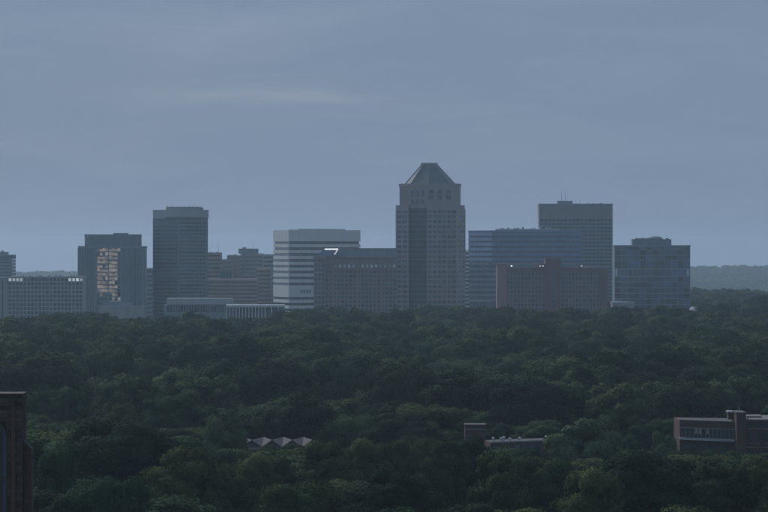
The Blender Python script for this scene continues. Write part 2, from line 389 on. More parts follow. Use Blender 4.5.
# flat white roof block and colonnade
b = Building('flat_roof_block', 'low dark glass block with a broad pale flat roof slab', 200, 2060)
b.foot(b.X(162), b.X(240), 0, 16)
b.box('wall', b.X(164), b.X(238), .5, 16, 0, b.Z(304.6), 'slate_panel')
b.box('roof_slab', b.X(166.8), b.X(232.5), -.6, 15, b.Z(304.6) + .01, b.Z(298.4), 'pale_concrete')
for k in range(24): b.box('window', b.X(167 + k * 2.75), b.X(169.2 + k * 2.75), .38, .48, b.Z(312), b.Z(306), 'glass')
for k in range(24): b.box('mullion', b.X(169.4 + k * 2.75), b.X(169.8 + k * 2.75), .2, .49, 0, b.Z(305), 'grey_concrete')
b = Building('colonnade_building', 'low white building with a row of slender white columns', 262, 2000)
b.foot(b.X(224), b.X(302), 0, 14)
b.box('wall', b.X(226), b.X(284), 2.5, 14, 0, b.Z(307), 'dark_panel')
b.box('roof_beam', b.X(225.7), b.X(284.2), 0, 14.5, b.Z(307) + .01, b.Z(305), 'white_panel')
for k in range(12): b.box('column', b.X(226.2 + k * 3.2), b.X(227.0 + k * 3.2), .05, .6, 0, b.Z(307), 'white_panel')
for k in range(3): b.box('column', b.X(264.6 + k * 6.6), b.X(265.6 + k * 6.6), .05, .6, 0, b.Z(307), 'white_panel')
for k in range(9): b.box('window', b.X(227.4 + k * 6), b.X(232.6 + k * 6), 2.38, 2.48, 2, b.Z(308), 'glass')

# white striped building
b = Building('striped_building', 'white office building with dark horizontal ribbon windows all round', 315, 2250)
th = R(20); W, S = 57.2, 36.0
c0 = Vector((b.X(288.6), 0)); u = Vector((math.cos(th), math.sin(th))); n_ = Vector((-math.sin(th), math.cos(th)))
P = [tuple(c0), tuple(c0 + u * W), tuple(c0 + u * W + n_ * S), tuple(c0 + n_ * S * 1.05)]
# left face runs from the front corner back to the left
b.foot(P[3][0], P[1][0], 0, 45)
b.prism('glazing', inset(P, .9), 0, b.Z(232), 'glass')
cs = [242.6, 248.6, 254.4, 260.4, 266.2, 272.0, 278.0, 284.0, 298.4, 304.2, 310, 316]
edges = [230.0]
for c in cs: edges += [c - 1.3, c + 1.35]
edges.append(PZ(0, 1))
for i in range(0, len(edges) - 1, 2):
    ytop = edges[i]; ybot = edges[i + 1]
    if ybot < 200: ybot = 330
    b.prism('white_band' if i else 'parapet', P, max(0, b.Z(ybot)), b.Z(ytop), 'white_panel')
b.prism('penthouse', inset(P, 9), b.Z(231), b.Z(228.6), 'pale_concrete')
pf = P[0], P[1]
for k in range(4): b.ebox('louvre', *pf, b.X(301 + k * 3) - b.X(288.6), b.X(303.3 + k * 3) - b.X(288.6), b.Z(293.2), b.Z(289.8), -.1, .06, 'dark_panel')
for k in range(9): b.ebox('mullion', *pf, 3 + k * 6.4, 3.25 + k * 6.4, 0, b.Z(242), -.3, -.05, 'grey_concrete')

# brownish building with a row of bright arches and glass gable
b = Building('arcaded_building', 'brown stone building with a row of pale arched windows under its attic', 356, 2130)
x0, x1 = b.X(324.5), b.X(396.8); b.foot(b.X(312), b.X(400), 0, 26)
b.box('core', x0, x1, .1, 26, 0, b.Z(256.4), 'brown_stone')
b.box('attic', x0 + 1.5, x1, 1.6, 25, b.Z(256.4) + .01, b.Z(249), 'slate_panel')
b.box('attic_coping', x0 + 1.3, x1 + .1, 1.4, 25.2, b.Z(249) + .01, b.Z(248.2), 'brown_stone')
b.box('cornice', x0 - .2, x1 + .1, -.9, 26, b.Z(257.8), b.Z(256.2), 'brown_stone')
b.box('sill_course', x0, x1, -.7, .3, b.Z(269.6), b.Z(268.8), 'brown_stone')
def arch_pts(wd, h, n=6):
    pts = [(-wd / 2, 0), (wd / 2, 0)]; r = wd / 2
    return pts + [(r * math.cos(math.pi * i / n), h - r + r * math.sin(math.pi * i / n)) for i in range(n + 1)]
def arch(b, name, x, y, z, wd, h, th, m):
    pts = arch_pts(wd, h); n = len(pts)
    v = [(x + p, y, z + q) for p, q in pts] + [(x + p, y + th, z + q) for p, q in pts]
    f = [tuple(range(n)), tuple(range(n, 2 * n))[::-1]] + [(i, (i + 1) % n, n + (i + 1) % n, n + i) for i in range(n)]
    return b.mesh(name, v, f, m)
mat('bright_pane', (.62, .64, .66), rough=.25, var=.1, rnd=.35)
for k in range(14): arch(b, 'arched_window', b.X(335.6 + k * 4.5), -.12, b.Z(267.6), 1.55, 2.3, .15, 'bright_pane')
for k in range(15): b.box('pilaster', b.X(333.3 + k * 4.5) - .25, b.X(333.3 + k * 4.5) + .25, -.5, .1, b.Z(268.8), b.Z(257.8), 'brown_stone')
b.grid((x0, .1), (x1, .1), b.Z(316.4), b.Z(269.8), 11, 18, .95, 1.15, .4, 'brown_stone', 'glass', pick=lambda i, j: 'curtain' if random.random() < .25 else None)
for px in (325, 333, 357.5, 382): b.box('buttress', b.X(px) - .8, b.X(px) + .8, -1.0, .1, 0, b.Z(256.5), 'brown_stone')
b.box('pavilion', b.X(313.8), b.X(325.6), -2.5, 18, 0, b.Z(256.2), 'brown_stone')
for j in range(11):
    for i in range(3): b.box('window', b.X(315.3 + i * 3.4), b.X(317.4 + i * 3.4), -2.6, -2.48, b.Z(262 + j * 4.6), b.Z(259.4 + j * 4.6), 'glass')
b.box('pavilion_cornice', b.X(313.4), b.X(326), -3, 18.2, b.Z(257.6), b.Z(255.8), 'tan_concrete')
# glass gable on the pavilion roof
xa, xm, xb = b.X(317), b.X(324), b.X(332)
b.mesh('glass_gable', [(xa, -2, b.Z(255.7)), (xb, -2, b.Z(255.7)), (xm, -2, b.Z(248.8)), (xa, 12, b.Z(255.7)), (xb, 12, b.Z(255.7)), (xm, 12, b.Z(248.8))],
       [(0, 1, 2), (3, 5, 4), (0, 2, 5, 3), (1, 4, 5, 2), (0, 3, 4, 1)], 'glass_blue')
b.box('ridge_glint', b.X(324.8), b.X(338.2), -2.8, -2.4, b.Z(249.7), b.Z(248.6), 'lamp_and_glint_glow')  # sun glint on the metal edge, painted as a glowing strip, no lamp
b.mesh('rafter_glint', [(b.X(336.8), -2.8, b.Z(250)), (b.X(338.3), -2.8, b.Z(250)), (b.X(335.2), -2.8, b.Z(254.6)), (b.X(333.9), -2.8, b.Z(254.6)),
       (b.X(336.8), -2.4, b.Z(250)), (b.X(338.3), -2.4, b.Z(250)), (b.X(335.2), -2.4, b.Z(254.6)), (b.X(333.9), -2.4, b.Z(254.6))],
       [(0, 1, 2, 3), (4, 7, 6, 5), (0, 4, 5, 1), (1, 5, 6, 2), (2, 6, 7, 3), (3, 7, 4, 0)], 'dim_lamp_and_glint')  # slanting stroke of the same glint, painted by emission
b.box('gable_post', b.X(337.4), b.X(338.1), -2.4, -2.0, b.Z(256.3), b.Z(249.8), 'dark_metal')
b.box('skylight', b.X(331), b.X(337.2), -2.2, 3, b.Z(256.2), b.Z(250.2), 'glass_blue')

# central tower
b = Building('pyramid_tower', 'tall rose stone tower with dark glass bay, arched crown and pyramid roof', 430.5, 2250)
X = b.X
Pa, Pb = (X(396), 12), (X(408.3), 2.5)             # left wing face
Pc, Pd = (X(408.3), 5.0), (X(427.2), -5.5)         # recessed glass bay
Pe, Pf = (X(427.2), -9.0), (X(456.2), -4.5)        # stone front
Pg = (X(465), 9.5)                                 # right flank
P = [Pa, Pb, Pc, Pd, Pe, Pf, Pg, (X(460), 34), (X(401), 34)]
b.foot(X(394), X(467), -8, 36)
zb = b.Z(206.3)
b.prism('shaft', P, 0, zb, 'rose_granite')
nf = 30; fz0 = zb - 2.2 - 29 * 3.75
b.grid(Pe, Pf, fz0 + 3.75 * 3, zb - 2.2, 26, 6, .9, 1.35, .35, 'rose_granite', 'glass', pick=lambda i, j: 'curtain' if random.random() < .3 else None)
b.grid(Pa, Pb, fz0 + 3.75 * 3, zb - 2.2, 26, 2, 1.5, 1.5, .35, 'rose_granite', 'glass', a0=.8)
b.grid(Pf, Pg, fz0 + 3.75 * 3, zb - 2.2, 26, 2, 1.6, 1.5, .35, 'rose_granite', 'glass', a0=.6)
Lg = (Vector(Pd) - Vector(Pc)).length
b.ebox('bay_glazing', Pc, Pd, .05, Lg - .05, 0, b.Z(208), .02, .12, 'bay_glass')
for j in range(30): b.ebox('bay_spandrel', Pc, Pd, .05, Lg - .05, fz0 + j * 3.75 - .45, fz0 + j * 3.75 + .45, .1, .2, 'copper_roof')
for j in range(7): b.ebox('bay_mullion', Pc, Pd, .1 + j * (Lg - .5) / 6, .35 + j * (Lg - .5) / 6, 0, b.Z(208), .1, .3, 'copper_roof')
def ring(s, pts, d): return [(p[0] * d, (p[1] - 12) * d + 12) for p in pts]
b.prism('cornice', ring(b, P, 1.006), zb, b.Z(205.0), 'rose_granite')
# crown, set back
Q = [(X(399.6), 12.5), (X(408.6), 4), (X(427.8), -4.2), (X(455), -2), (X(461), 10), (X(457), 32), (X(404), 32)]
b.prism('crown', Q, b.Z(205.2), b.Z(184.5), 'rose_granite')
b.prism('crown_cornice', ring(b, Q, 1.022), b.Z(186.2), b.Z(183.4), 'rose_granite')
fr = Q[2], Q[3]
uq = (Vector(Q[3]) - Vector(Q[2])).normalized(); ang = math.atan2(uq.y, uq.x)
def arch_on(p0, p1, a_, z, wd, h, d0, d1, m, name):
    p0, p1 = Vector(p0), Vector(p1); u = (p1 - p0).normalized(); n = Vector((u.y, -u.x))
    pts = arch_pts(wd, h); k = len(pts); v = []
    for d in (d1, d0):
        for p, q in pts:
            c = p0 + u * (a_ + p) + n * d; v.append((c.x, c.y, z + q))
    f = [tuple(range(k)), tuple(range(k, 2 * k))[::-1]] + [(i, (i + 1) % k, k + (i + 1) % k, k + i) for i in range(k)]
    return b.mesh(name, v, f, m)
for a_ in (2.2, 8.7, 15.4):
    sr = arch_on(*fr, a_ + .2, b.Z(200.4), 4.6, 8.2, -.05, .18, 'brown_stone', 'arch_surround')
    arch_on(*fr, a_ + .2, b.Z(193.6), 3.4, 2.9, .1, .26, 'glass', 'arched_window')
    b.ebox('window', *fr, a_ - 1.45, a_ + .05, b.Z(199.6), b.Z(195), .1, .26, 'glass')
    b.ebox('window', *fr, a_ + .35, a_ + 1.85, b.Z(199.6), b.Z(195), .1, .26, 'glass')
for k in range(5): b.ebox('crown_pilaster', Q[0], Q[1], .6 + k * 2.2, 1.3 + k * 2.2, b.Z(204), b.Z(186.4), -.05, .35, 'rose_granite')
for k in range(3):
    b.ebox('window', Q[1], Q[2], 2.4 + k * 4.4, 4.8 + k * 4.4, b.Z(203.5 ), b.Z(199.5), -.05, .06, 'glass')
    b.ebox('window', Q[1], Q[2], 2.4 + k * 4.4, 4.8 + k * 4.4, b.Z(197), b.Z(190), -.05, .06, 'glass')
    b.ebox('crown_pilaster', Q[1], Q[2], 1.1 + k * 4.4, 1.8 + k * 4.4, b.Z(204.5), b.Z(186.4), -.05, .4, 'rose_granite')
b.ebox('belt_course', *fr, 0, 20, b.Z(202.6), b.Z(201.6), -.05, .3, 'rose_granite')
RB = [(X(405.2), 13), (X(411), 6), (X(428.2), -1.5), (X(450), .5), (X(455.4), 11), (X(452), 27), (X(408), 27)]
RT = [(X(422.0), 12), (X(423.4), 10.6), (X(428.6), 9.0), (X(435.8), 9.4), (X(437.4), 12), (X(436.4), 15), (X(423), 15)]
roof = b.prism('pyramid_roof', RB, b.Z(183.5), b.Z(164), 'copper_roof', top=RT)
b.prism('roof_cap', ring(b, RT, 1.09), b.Z(164.1), b.Z(162.4), 'slate_panel', parent=roof)
for i in range(5):
    p, q = Vector((*RB[i], b.Z(183.4))), Vector((*RT[i], b.Z(164.0))); d = (q - p); s_ = Vector((.22, 0, 0)); up = Vector((0, -.25, .2))
    b.mesh('hip_rib', [tuple(p - s_), tuple(p + s_), tuple(q + s_), tuple(q - s_), tuple(p - s_ + up), tuple(p + s_ + up), tuple(q + s_ + up), tuple(q - s_ + up)],
           [(0, 3, 2, 1), (4, 5, 6, 7), (0, 1, 5, 4), (1, 2, 6, 5), (2, 3, 7, 6), (3, 0, 4, 7)], 'grey_concrete', parent=roof)

# narrow pale striped building behind, right of the tower
b = striped('narrow_block', 'narrow pale banded block showing between the pyramid tower and blue glass building', 459, 472, 250, 2480, 18, 'white_panel', 16, 1.6)

# blue glass building
b = Building('blue_building', 'long blue glass office building with banded floors and a cluttered roof', 525, 2380)
A, C, E_ = (b.X(468.8), 14), (b.X(492), 0), (b.X(582.5), 6); P = [A, C, E_, (b.X(578), 34), (b.X(474), 34)]
b.foot(A[0], E_[0], 0, 34)
b.prism('glazing', inset(P, .3), 0, b.Z(231.5), 'glass_blue')
LA = (Vector(C) - Vector(A)).length; LB = (Vector(E_) - Vector(C)).length
for j in range(6):
    y = 232.6 + j * 5.0
    b.ebox('blue_band', A, C, 0, LA - .05, b.Z(y + 3.2), b.Z(y), -.3, .05, 'blue_panel_lit_side')  # left face paler than the front: its light is in the colour
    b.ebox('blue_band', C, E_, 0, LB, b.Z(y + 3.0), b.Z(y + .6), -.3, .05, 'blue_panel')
for j in range(8):
    y = 262.6 + j * 5.2
    b.ebox('dark_band', A, C, 0, LA - .05, b.Z(y + 2.4), b.Z(y), -.3, .05, 'slate_panel')
    b.ebox('dark_band', C, E_, 0, LB, b.Z(y + 2.4), b.Z(y), -.3, .05, 'slate_panel')
b.ebox('belt', A, C, 0, LA + .1, b.Z(301.8), b.Z(300.4), -.2, .3, 'pale_concrete')
for k in range(8): b.ebox('mullion', A, C, 1 + k * 3.2, 1.2 + k * 3.2, 6, b.Z(232), -.25, .09, 'slate_panel')
for k in range(20): b.ebox('mullion', C, E_, 1.5 + k * 3.6, 1.7 + k * 3.6, 6, b.Z(233), -.25, .09, 'slate_panel')
b.prism('parapet', P, b.Z(232.4), b.Z(230.4), 'blue_panel')
b.box('plant_screen', b.X(496), b.X(560), 8, 24, b.Z(231), b.Z(228.8), 'grey_concrete')
b.rooftop(b.X(497), b.X(560), 9, 228.9, 12, 'pale_concrete', 1.7)

# tall slab behind
b = Building('banded_slab', 'tall dark slab tower with a blank top band, fine floor lines and roof antennas', 576, 2520)
P = rect(b.X(539.4), b.X(612.6), 0, 28); b.foot(P[0][0], P[1][0], 0, 28)
b.prism('glazing', inset(P, .3), 0, b.Z(217.5), 'glass')
nf = 27; zt = b.Z(219.5); fh = zt / nf
for j in range(2, nf): b.prism('spandrel', P, j * fh, j * fh + fh * .52, 'slate_panel')
b.prism('blank_band', [(p[0], p[1]) for p in P], b.Z(219), b.Z(205.3), 'mid_panel')
b.prism('coping', [(p[0] * 1.004, p[1] - .2 if p[1] < 1 else p[1] + .2) for p in P], b.Z(205.3) + .01, b.Z(203.6), 'slate_panel')
b.box('corner_strip', b.X(612.0), b.X(612.9), -.5, -.02, 0, b.Z(205.4), 'white_panel')
b.box('corner_strip', b.X(539.0), b.X(540), -.4, -.02, 0, b.Z(205.4), 'grey_concrete')
for k in range(17): b.box('mullion', b.X(543.5 + k * 4), b.X(543.9 + k * 4), -.12, .2, 6, b.Z(219), 'slate_panel')
b.box('lift_housing', b.X(558), b.X(573), 6, 16, b.Z(203.7), b.Z(200.6), 'slate_panel')
b.mast(562, 10, 201, 190.5, .2); b.mast(566, 10, 201, 190, .2); b.mast(580.5, 6, 203.6, 198.5, .15)
b.rooftop(b.X(576), b.X(604), 6, 203.7, 4, 'metal', .9)

# brick apartment block in front
b = Building('brick_apartments', 'brick apartment block with grey window bays, tall brick stair tower and rooftop lamps', 552, 2090)
x0, x1 = b.X(497), b.X(607.5); b.foot(x0, x1, 0, 20)
b.box('core', x0 + .2, x1 - .2, .1, 20, 0, b.Z(269), 'grey_concrete')
b.box('end_pier', b.X(497), b.X(506.4), -1.4, 12, 0, b.Z(265.2), 'pink_brick')
b.box('end_coping', b.X(496.6), b.X(506.8), -1.7, 12.2, b.Z(265.2) + .01, b.Z(264.3), 'brown_brick')
b.box('stair_tower', b.X(545.4), b.X(561), -2.0, 14, 0, b.Z(259.4), 'brown_brick')
b.box('stair_coping', b.X(545), b.X(561.4), -2.3, 14.2, b.Z(259.4) + .01, b.Z(258.2), 'brown_brick')
b.box('end_block', b.X(600), b.X(607.6), -1.0, 12, 0, b.Z(268.2), 'brown_brick')
b.box('parapet', b.X(506.4), b.X(545.4), -.6, 18, b.Z(271.6), b.Z(267.4), 'brown_brick')
b.box('parapet', b.X(561), b.X(600), -.6, 18, b.Z(271.6), b.Z(267.6), 'brown_brick')
b.grid((b.X(506.5), .1), (b.X(545.3), .1), b.Z(316), b.Z(271.8), 10, 11, 1.05, 1.0, .4, 'warm_grey', 'glass', pick=lambda i, j: 'curtain' if random.random() < .4 else None)
b.grid((b.X(561.1), .1), (b.X(599.9), .1), b.Z(316), b.Z(271.8), 10, 11, 1.05, 1.0, .4, 'warm_grey', 'glass', pick=lambda i, j: 'curtain' if random.random() < .4 else None)
for j in range(9): b.box('window', b.X(551.6), b.X(553.6), -2.08, -1.95, b.Z(268 + j * 5), b.Z(265 + j * 5), 'glass')
b.box('brick_panel', b.X(538), b.X(545.3), -.9, -.3, b.Z(268.5), b.Z(263.6), 'brown_brick')
for px, wd in ((511.5, .6), (540, .4), (543, .5), (581.5, .45)):
    l = b.box('roof_lamp', b.X(px) - wd, b.X(px) + wd, -1.2, -.8, b.Z(266.6), b.Z(265.4), 'lamp_and_glint_glow' if wd > .55 else 'dim_lamp_and_glint')
    b.box('lamp_bracket', b.X(px) - .12, b.X(px) + .12, -1.0, -.2, b.Z(268.5), b.Z(266.5), 'dark_metal')
b.box('handrail', b.X(507), b.X(538), -.5, -.42, b.Z(266.5), b.Z(266.1), 'metal'); b.box('handrail', b.X(562), b.X(598), -.5, -.42, b.Z(266.5), b.Z(266.1), 'metal')
for k in range(9): b.box('rail_post', b.X(507.4 + k * 3.8), b.X(507.6 + k * 3.8), -.5, -.44, b.Z(267.5), b.Z(266.4), 'metal')
for k in range(9): b.box('rail_post', b.X(562.4 + k * 4.4), b.X(562.6 + k * 4.4), -.5, -.44, b.Z(267.7), b.Z(266.4), 'metal')

# right dark glass block
b = Building('glass_block', 'broad dark glass office block with pale floor lines and domed rooftop plant', 652, 2250)
x0, x1 = b.X(614.4), b.X(690.4); b.foot(x0, x1, 0, 32)
b.box('core', x0 + .1, x1 - .1, .1, 15, 0, b.Z(246), 'dark_panel')
fl = [250, 255.2, 260.3, 268.9, 276.4, 282.2, 287.8, 293.3, 298.9, 304.5, 310]
pr = 246.3
for i, y in enumerate(fl):
    for q in range(12):
        xa = x0 + .3 + q * (x1 - x0 - .6) / 12
        b.box('window', xa + .15, xa + (x1 - x0 - .6) / 12 - .15, -.02, .06, b.Z(y - .5), b.Z(pr + .4), 'glass_blue' if random.random() < .35 else 'glass')
    thick = .9 if i in (3, 4) else .45
    b.box('floor_line', x0, x1, -.35, .09, b.Z(y) - thick / 2, b.Z(y) + thick / 2, 'grey_concrete'); pr = y
for i in range(13):
    xa = x0 + .3 + i * (x1 - x0 - .6) / 12; b.box('mullion', xa - .15, xa + .15, -.25, .095, 0, b.Z(246), 'grey_concrete' if i in (4, 6, 8, 10) else 'slate_panel')
b.box('parapet', x0 - .1, x1 + .1, -.3, 15.2, b.Z(246.6), b.Z(245.2), 'slate_panel')
b.box('end_panel', b.X(615.2), b.X(617.4), -.5, -.2, b.Z(275.8), b.Z(269.4), 'white_panel'); b.box('end_panel', b.X(686.8), b.X(688.8), -.5, -.2, b.Z(275.8), b.Z(269.4), 'white_panel')
for q in range(5): b.box('dark_bay', b.X(618.6 + q * 4.4), b.X(620.6 + q * 4.4), -.45, -.3, b.Z(275.6), b.Z(269.6), 'dark_panel')
b.box('penthouse', b.X(632.6), b.X(671.8), 3, 14, b.Z(245.3), b.Z(239.2), 'dark_panel')
b.box('penthouse_step', b.X(638), b.X(650), 5, 12, b.Z(239.3), b.Z(238.2), 'dark_panel')
cxm = b.X(656); rr = b.X(664) - cxm; zt = b.Z(239.1); hh = b.Z(235.8) - zt; v = []; f = []
for i in range(6):
    t = i / 5 * math.pi / 2
    for k in range(14):
        p = k / 14 * 2 * math.pi; v.append((cxm + rr * math.cos(t) * math.cos(p), 8.5 + rr * .8 * math.cos(t) * math.sin(p), zt + hh * math.sin(t)))
f = [(i * 14 + k, i * 14 + (k + 1) % 14, (i + 1) * 14 + (k + 1) % 14, (i + 1) * 14 + k) for i in range(5) for k in range(14)]
b.mesh('dome', v, f, 'dark_panel')
b.rooftop(b.X(635), b.X(670), 5, 239.2, 6, 'dark_metal', 1.0)
b.box('annex_wall', b.X(610), b.X(632), -22, -8, 0, b.Z(303), 'grey_concrete'); b.box('annex_roof', b.X(609.5), b.X(632.5), -22.5, -7.5, b.Z(303) + .01, b.Z(301.6), 'pale_concrete')
FOOT.append((b.root.location.x + b.X(608), b.root.location.x + b.X(634), b.D - 26, b.D))
# little pale house right of it
b = Building('pale_house', 'tiny pale roofed house among the trees beside the dark glass block', 697, 2120)
b.foot(b.X(690), b.X(706), 0, 10)
b.box('wall', b.X(691), b.X(705), 0, 9, 0, b.Z(310), 'pale_concrete')
b.mesh('roof', [(b.X(690.4), -.5, b.Z(310)), (b.X(705.6), -.5, b.Z(310)), (b.X(705.6), 9.5, b.Z(310)), (b.X(690.4), 9.5, b.Z(310)), (b.X(691.5), 4.5, b.Z(306.8)), (b.X(704.5), 4.5, b.Z(306.8))],
       [(0, 1, 5, 4), (2, 3, 4, 5), (1, 2, 5), (3, 0, 4), (0, 3, 2, 1)], 'grey_concrete')
b.box('gable_end', b.X(693), b.X(695.2), -.9, .1, b.Z(311), b.Z(307.2), 'white_panel')
b.box('window', b.X(697), b.X(699), -.06, .05, b.Z(313.5), b.Z(311.2), 'glass')

# ------------------------------------------------------------------ buildings among the trees
# folded zigzag roof
b = Building('zigzag_hall', 'low brick hall with a folded zigzag pale metal roof', 273, 690)
k = b.k; pitch = 20.2 * k; zr, zv = b.Z(440.4), b.Z(447.6); dx, dy = 2.6, 15.0
b.foot(b.X(230), b.X(318), 0, 16)
L0 = b.X(241.6); npl = 7
b.box('wall', L0 - 1.0, L0 + 3.5 * pitch - 1.3, .9, dy - .5, 0, zv - .25, 'school_brick')
b.box('fascia', L0 - 1.2, L0 + 3.5 * pitch - 1.0, -.15, .88, zv - .9, zv - .02, 'tan_concrete')
dy = 11.0
for i in range(npl):
    xa = L0 + i * pitch / 2; xb = xa + pitch / 2
    za, zb_ = (zv, zr) if i % 2 == 0 else (zr, zv)
    tris = ([(xa, -.4, za), (xb, -.4, zb_), (xa, dy, zb_)], [(xb, -.4, zb_), (xb, dy, za), (xa, dy, zb_)]) if i % 2 == 0 else \
           ([(xa, -.4, za), (xb, -.4, zb_), (xb, dy, za)], [(xa, -.4, za), (xb, dy, za), (xa, dy, zb_)])
    for tri in tris:
        b.mesh('roof_panel', tri + [(x, y, z + .14) for x, y, z in tri], [(0, 2, 1), (3, 4, 5), (0, 1, 4, 3), (1, 2, 5, 4), (2, 0, 3, 5)], 'zinc_roof')
for i in range(3):
    xa = L0 + i * pitch; q = [(xa + .05, .1, zv + .02), (xa + pitch - .05, .1, zv + .02), (xa + pitch / 2, .1, zr - .05)]
    b.mesh('gable_wall', q + [(x, y + .2, z) for x, y, z in q], [(0, 1, 2), (3, 5, 4), (0, 3, 4, 1), (1, 4, 5, 2), (2, 5, 3, 0)], 'brown_brick')
    b.box('clerestory', xa + pitch * .35, xa + pitch * .65, .02, .08, zv + .2, zv + .75, 'glass')

# long flat brick building with roof vents
b = Building('flat_brick_building', 'long low brick building with a pale roof edge and white roof vents', 510, 690)
k = b.k; p0, p1 = (b.X(490), -2), (b.X(551), 6); P = [p0, p1, (p1[0] - 1, p1[1] + 8), (p0[0] - 1, p0[1] + 8)]
b.foot(p0[0] - 3, p1[0] + 1, -2, 20)
zt = b.Z(441.2)
b.prism('wall', P, 0, zt - .35, 'school_brick')
b.prism('roof', inset(P, .1), zt - .36, zt - .12, 'gravel_roof')
Lw = (Vector(p1) - Vector(p0)).length
b.ebox('coping', p0, p1, -.1, Lw + .1, zt - .34, zt, -.25, .12, 'limestone')
for i in range(7): b.ebox('window', p0, p1, 1 + i * 1.9, 2.2 + i * 1.9, zt - 2.5, zt - 1.0, -.05, .04, 'glass')
for i in range(7): b.ebox('sill', p0, p1, .9 + i * 1.9, 2.3 + i * 1.9, zt - 2.65, zt - 2.51, -.05, .12, 'limestone')
for px, yy, h in ((493.6, 2.0, .8), (501.5, 3, .7), (504.5, 4, .9), (510.5, 2.6, .65), (520.5, 4, .7), (548, 8, .8)):
    x = b.X(px); pts = [(x + .2 * math.cos(t * math.pi / 4), yy + .2 * math.sin(t * math.pi / 4)) for t in range(8)]
    vv = b.prism('roof_vent', pts, zt - .15, zt + h * .6, 'metal'); b.prism('vent_hood', [(x + .34 * math.cos(t * math.pi / 4), yy + .34 * math.sin(t * math.pi / 4)) for t in range(8)], zt + h * .6 + .002, zt + h, 'white_panel', parent=vv, top=pts)
# brick stair head rising over the trees
b = Building('brick_stairhead', 'square brick rooftop block with pale coping rising above the trees', 475, 705)
b.foot(b.X(458), b.X(492), 0, 14)
b.box('wall', b.X(465), b.X(485.5), 0, 6, 0, b.Z(425.6), 'school_brick')
b.box('coping', b.X(464.4), b.X(486.1), -.2, 6.2, b.Z(425.6) + .002, b.Z(424.6), 'cast_stone')
b.box('band', b.X(464.8), b.X(485.7), -.08, 0.02, b.Z(429.5), b.Z(428.8), 'limestone')
b.box('lower_wing', b.X(450), b.X(490), 1.5, 12, 0, b.Z(446.5), 'school_brick')
l = b.box('wall_lamp', b.X(451.4), b.X(453.4), 1.3, 1.55, b.Z(447.4), b.Z(445.6), 'dim_lamp_and_glint')

# brick school wing
b = Building('brick_school', 'long red brick school with stone sills, tall pier and two rows of windows', 735, 690)
k = b.k; X, Z = b.X, b.Z
b.foot(X(674), X(800), -4, 26)
# left wing recedes to the left
q0, q1 = (X(684), 10), (X(737), 2); Lw = (Vector(q1) - Vector(q0)).length
P = [q0, q1, (X(741), 20), (X(684), 24)]
b.prism('wing_wall', P, 0, Z(423), 'school_brick')
b.prism('wing_roof', inset(P, .4), Z(423) - .3, Z(423) + .004, 'gravel_roof')
b.ebox('coping', q0, q1, -.1, Lw, Z(423) + .008, Z(422.2) + .05, -.35, .1, 'dull_stone')
b.ebox('lintel_course', q0, q1, .2, Lw, Z(430.4), Z(429.6), -.05, .08, 'limestone')
nw = 13
for i in range(nw):
    a0_ = .9 + i * (Lw - 1.4) / nw; ww = (Lw - 1.4) / nw * .66
    wd = b.ebox('window', q0, q1, a0_, a0_ + ww, Z(439.4), Z(430.6), -.05, .012, 'bay_glass')
    fr_ = b.ebox('window_frame', q0, q1, a0_ + ww + .02, a0_ + ww + .12, Z(439.4), Z(430.6), -.05, .05, 'limestone')
    if i in (3, 4, 6): b.ebox('blind', q0, q1, a0_ + .05, a0_ + ww - .05, Z(436), Z(430.7), 0, .03, 'limestone')
b.ebox('ledge', q0, q1, -.2, Lw, Z(442.2), Z(440.0), -.1, .9, 'pale_concrete')
for i in range(8): b.ebox('window', q0, q1, 1 + i * 1.55, 2.1 + i * 1.55, Z(455), Z(446), -.05, .015, 'bay_glass')
b.box('pier', X(736), X(745.5), -1.2, 8, 0, Z(413.6), 'school_brick'); b.box('pier_coping', X(735.4), X(746), -1.4, 8.2, Z(413.6) + .004, Z(412.2), 'cast_stone')
b.box('roof_hatch', X(730.8), X(736.4), 5, 8, Z(420.8), Z(413.8), 'school_brick'); b.box('hatch_lid', X(730), X(736.8), 4.6, 8.3, Z(413.8) + .004, Z(412.2), 'metal')
b.mast(741, 3, 412.3, 405.5, .1, 'metal')
b.box('right_wall', X(745.4), X(800), 0, 18, 0, Z(421), 'school_brick')
b.box('right_coping', X(745.4), X(800.3), -.3, 18.2, Z(421) + .004, Z(419.4), 'dull_stone')
b.box('right_roof_unit', X(750), X(765), 6, 10, Z(420), Z(417), 'tan_concrete')
for j, (ya, yb) in enumerate(((424.5, 428.4), (432.5, 443), (450.5, 461), (467, 477))):
    for i in range(7):
        xa = X(748.4 + i * 7.2)
        b.box('window', xa, xa + 5.0 * k, -.012, .1, Z(yb), Z(ya), 'bay_glass')
        if j: b.box('window_mullion', xa + 2.4 * k, xa + 2.75 * k, -.05, -.014, Z(yb), Z(ya), 'cast_stone')
        b.box('sill', xa - .1, xa + 5.2 * k, -.12, .05, Z(yb) - .14, Z(yb) - .004, 'limestone')
b.box('belt_course', X(745.6), X(800), -.1, .05, Z(447.6), Z(446.8), 'limestone')

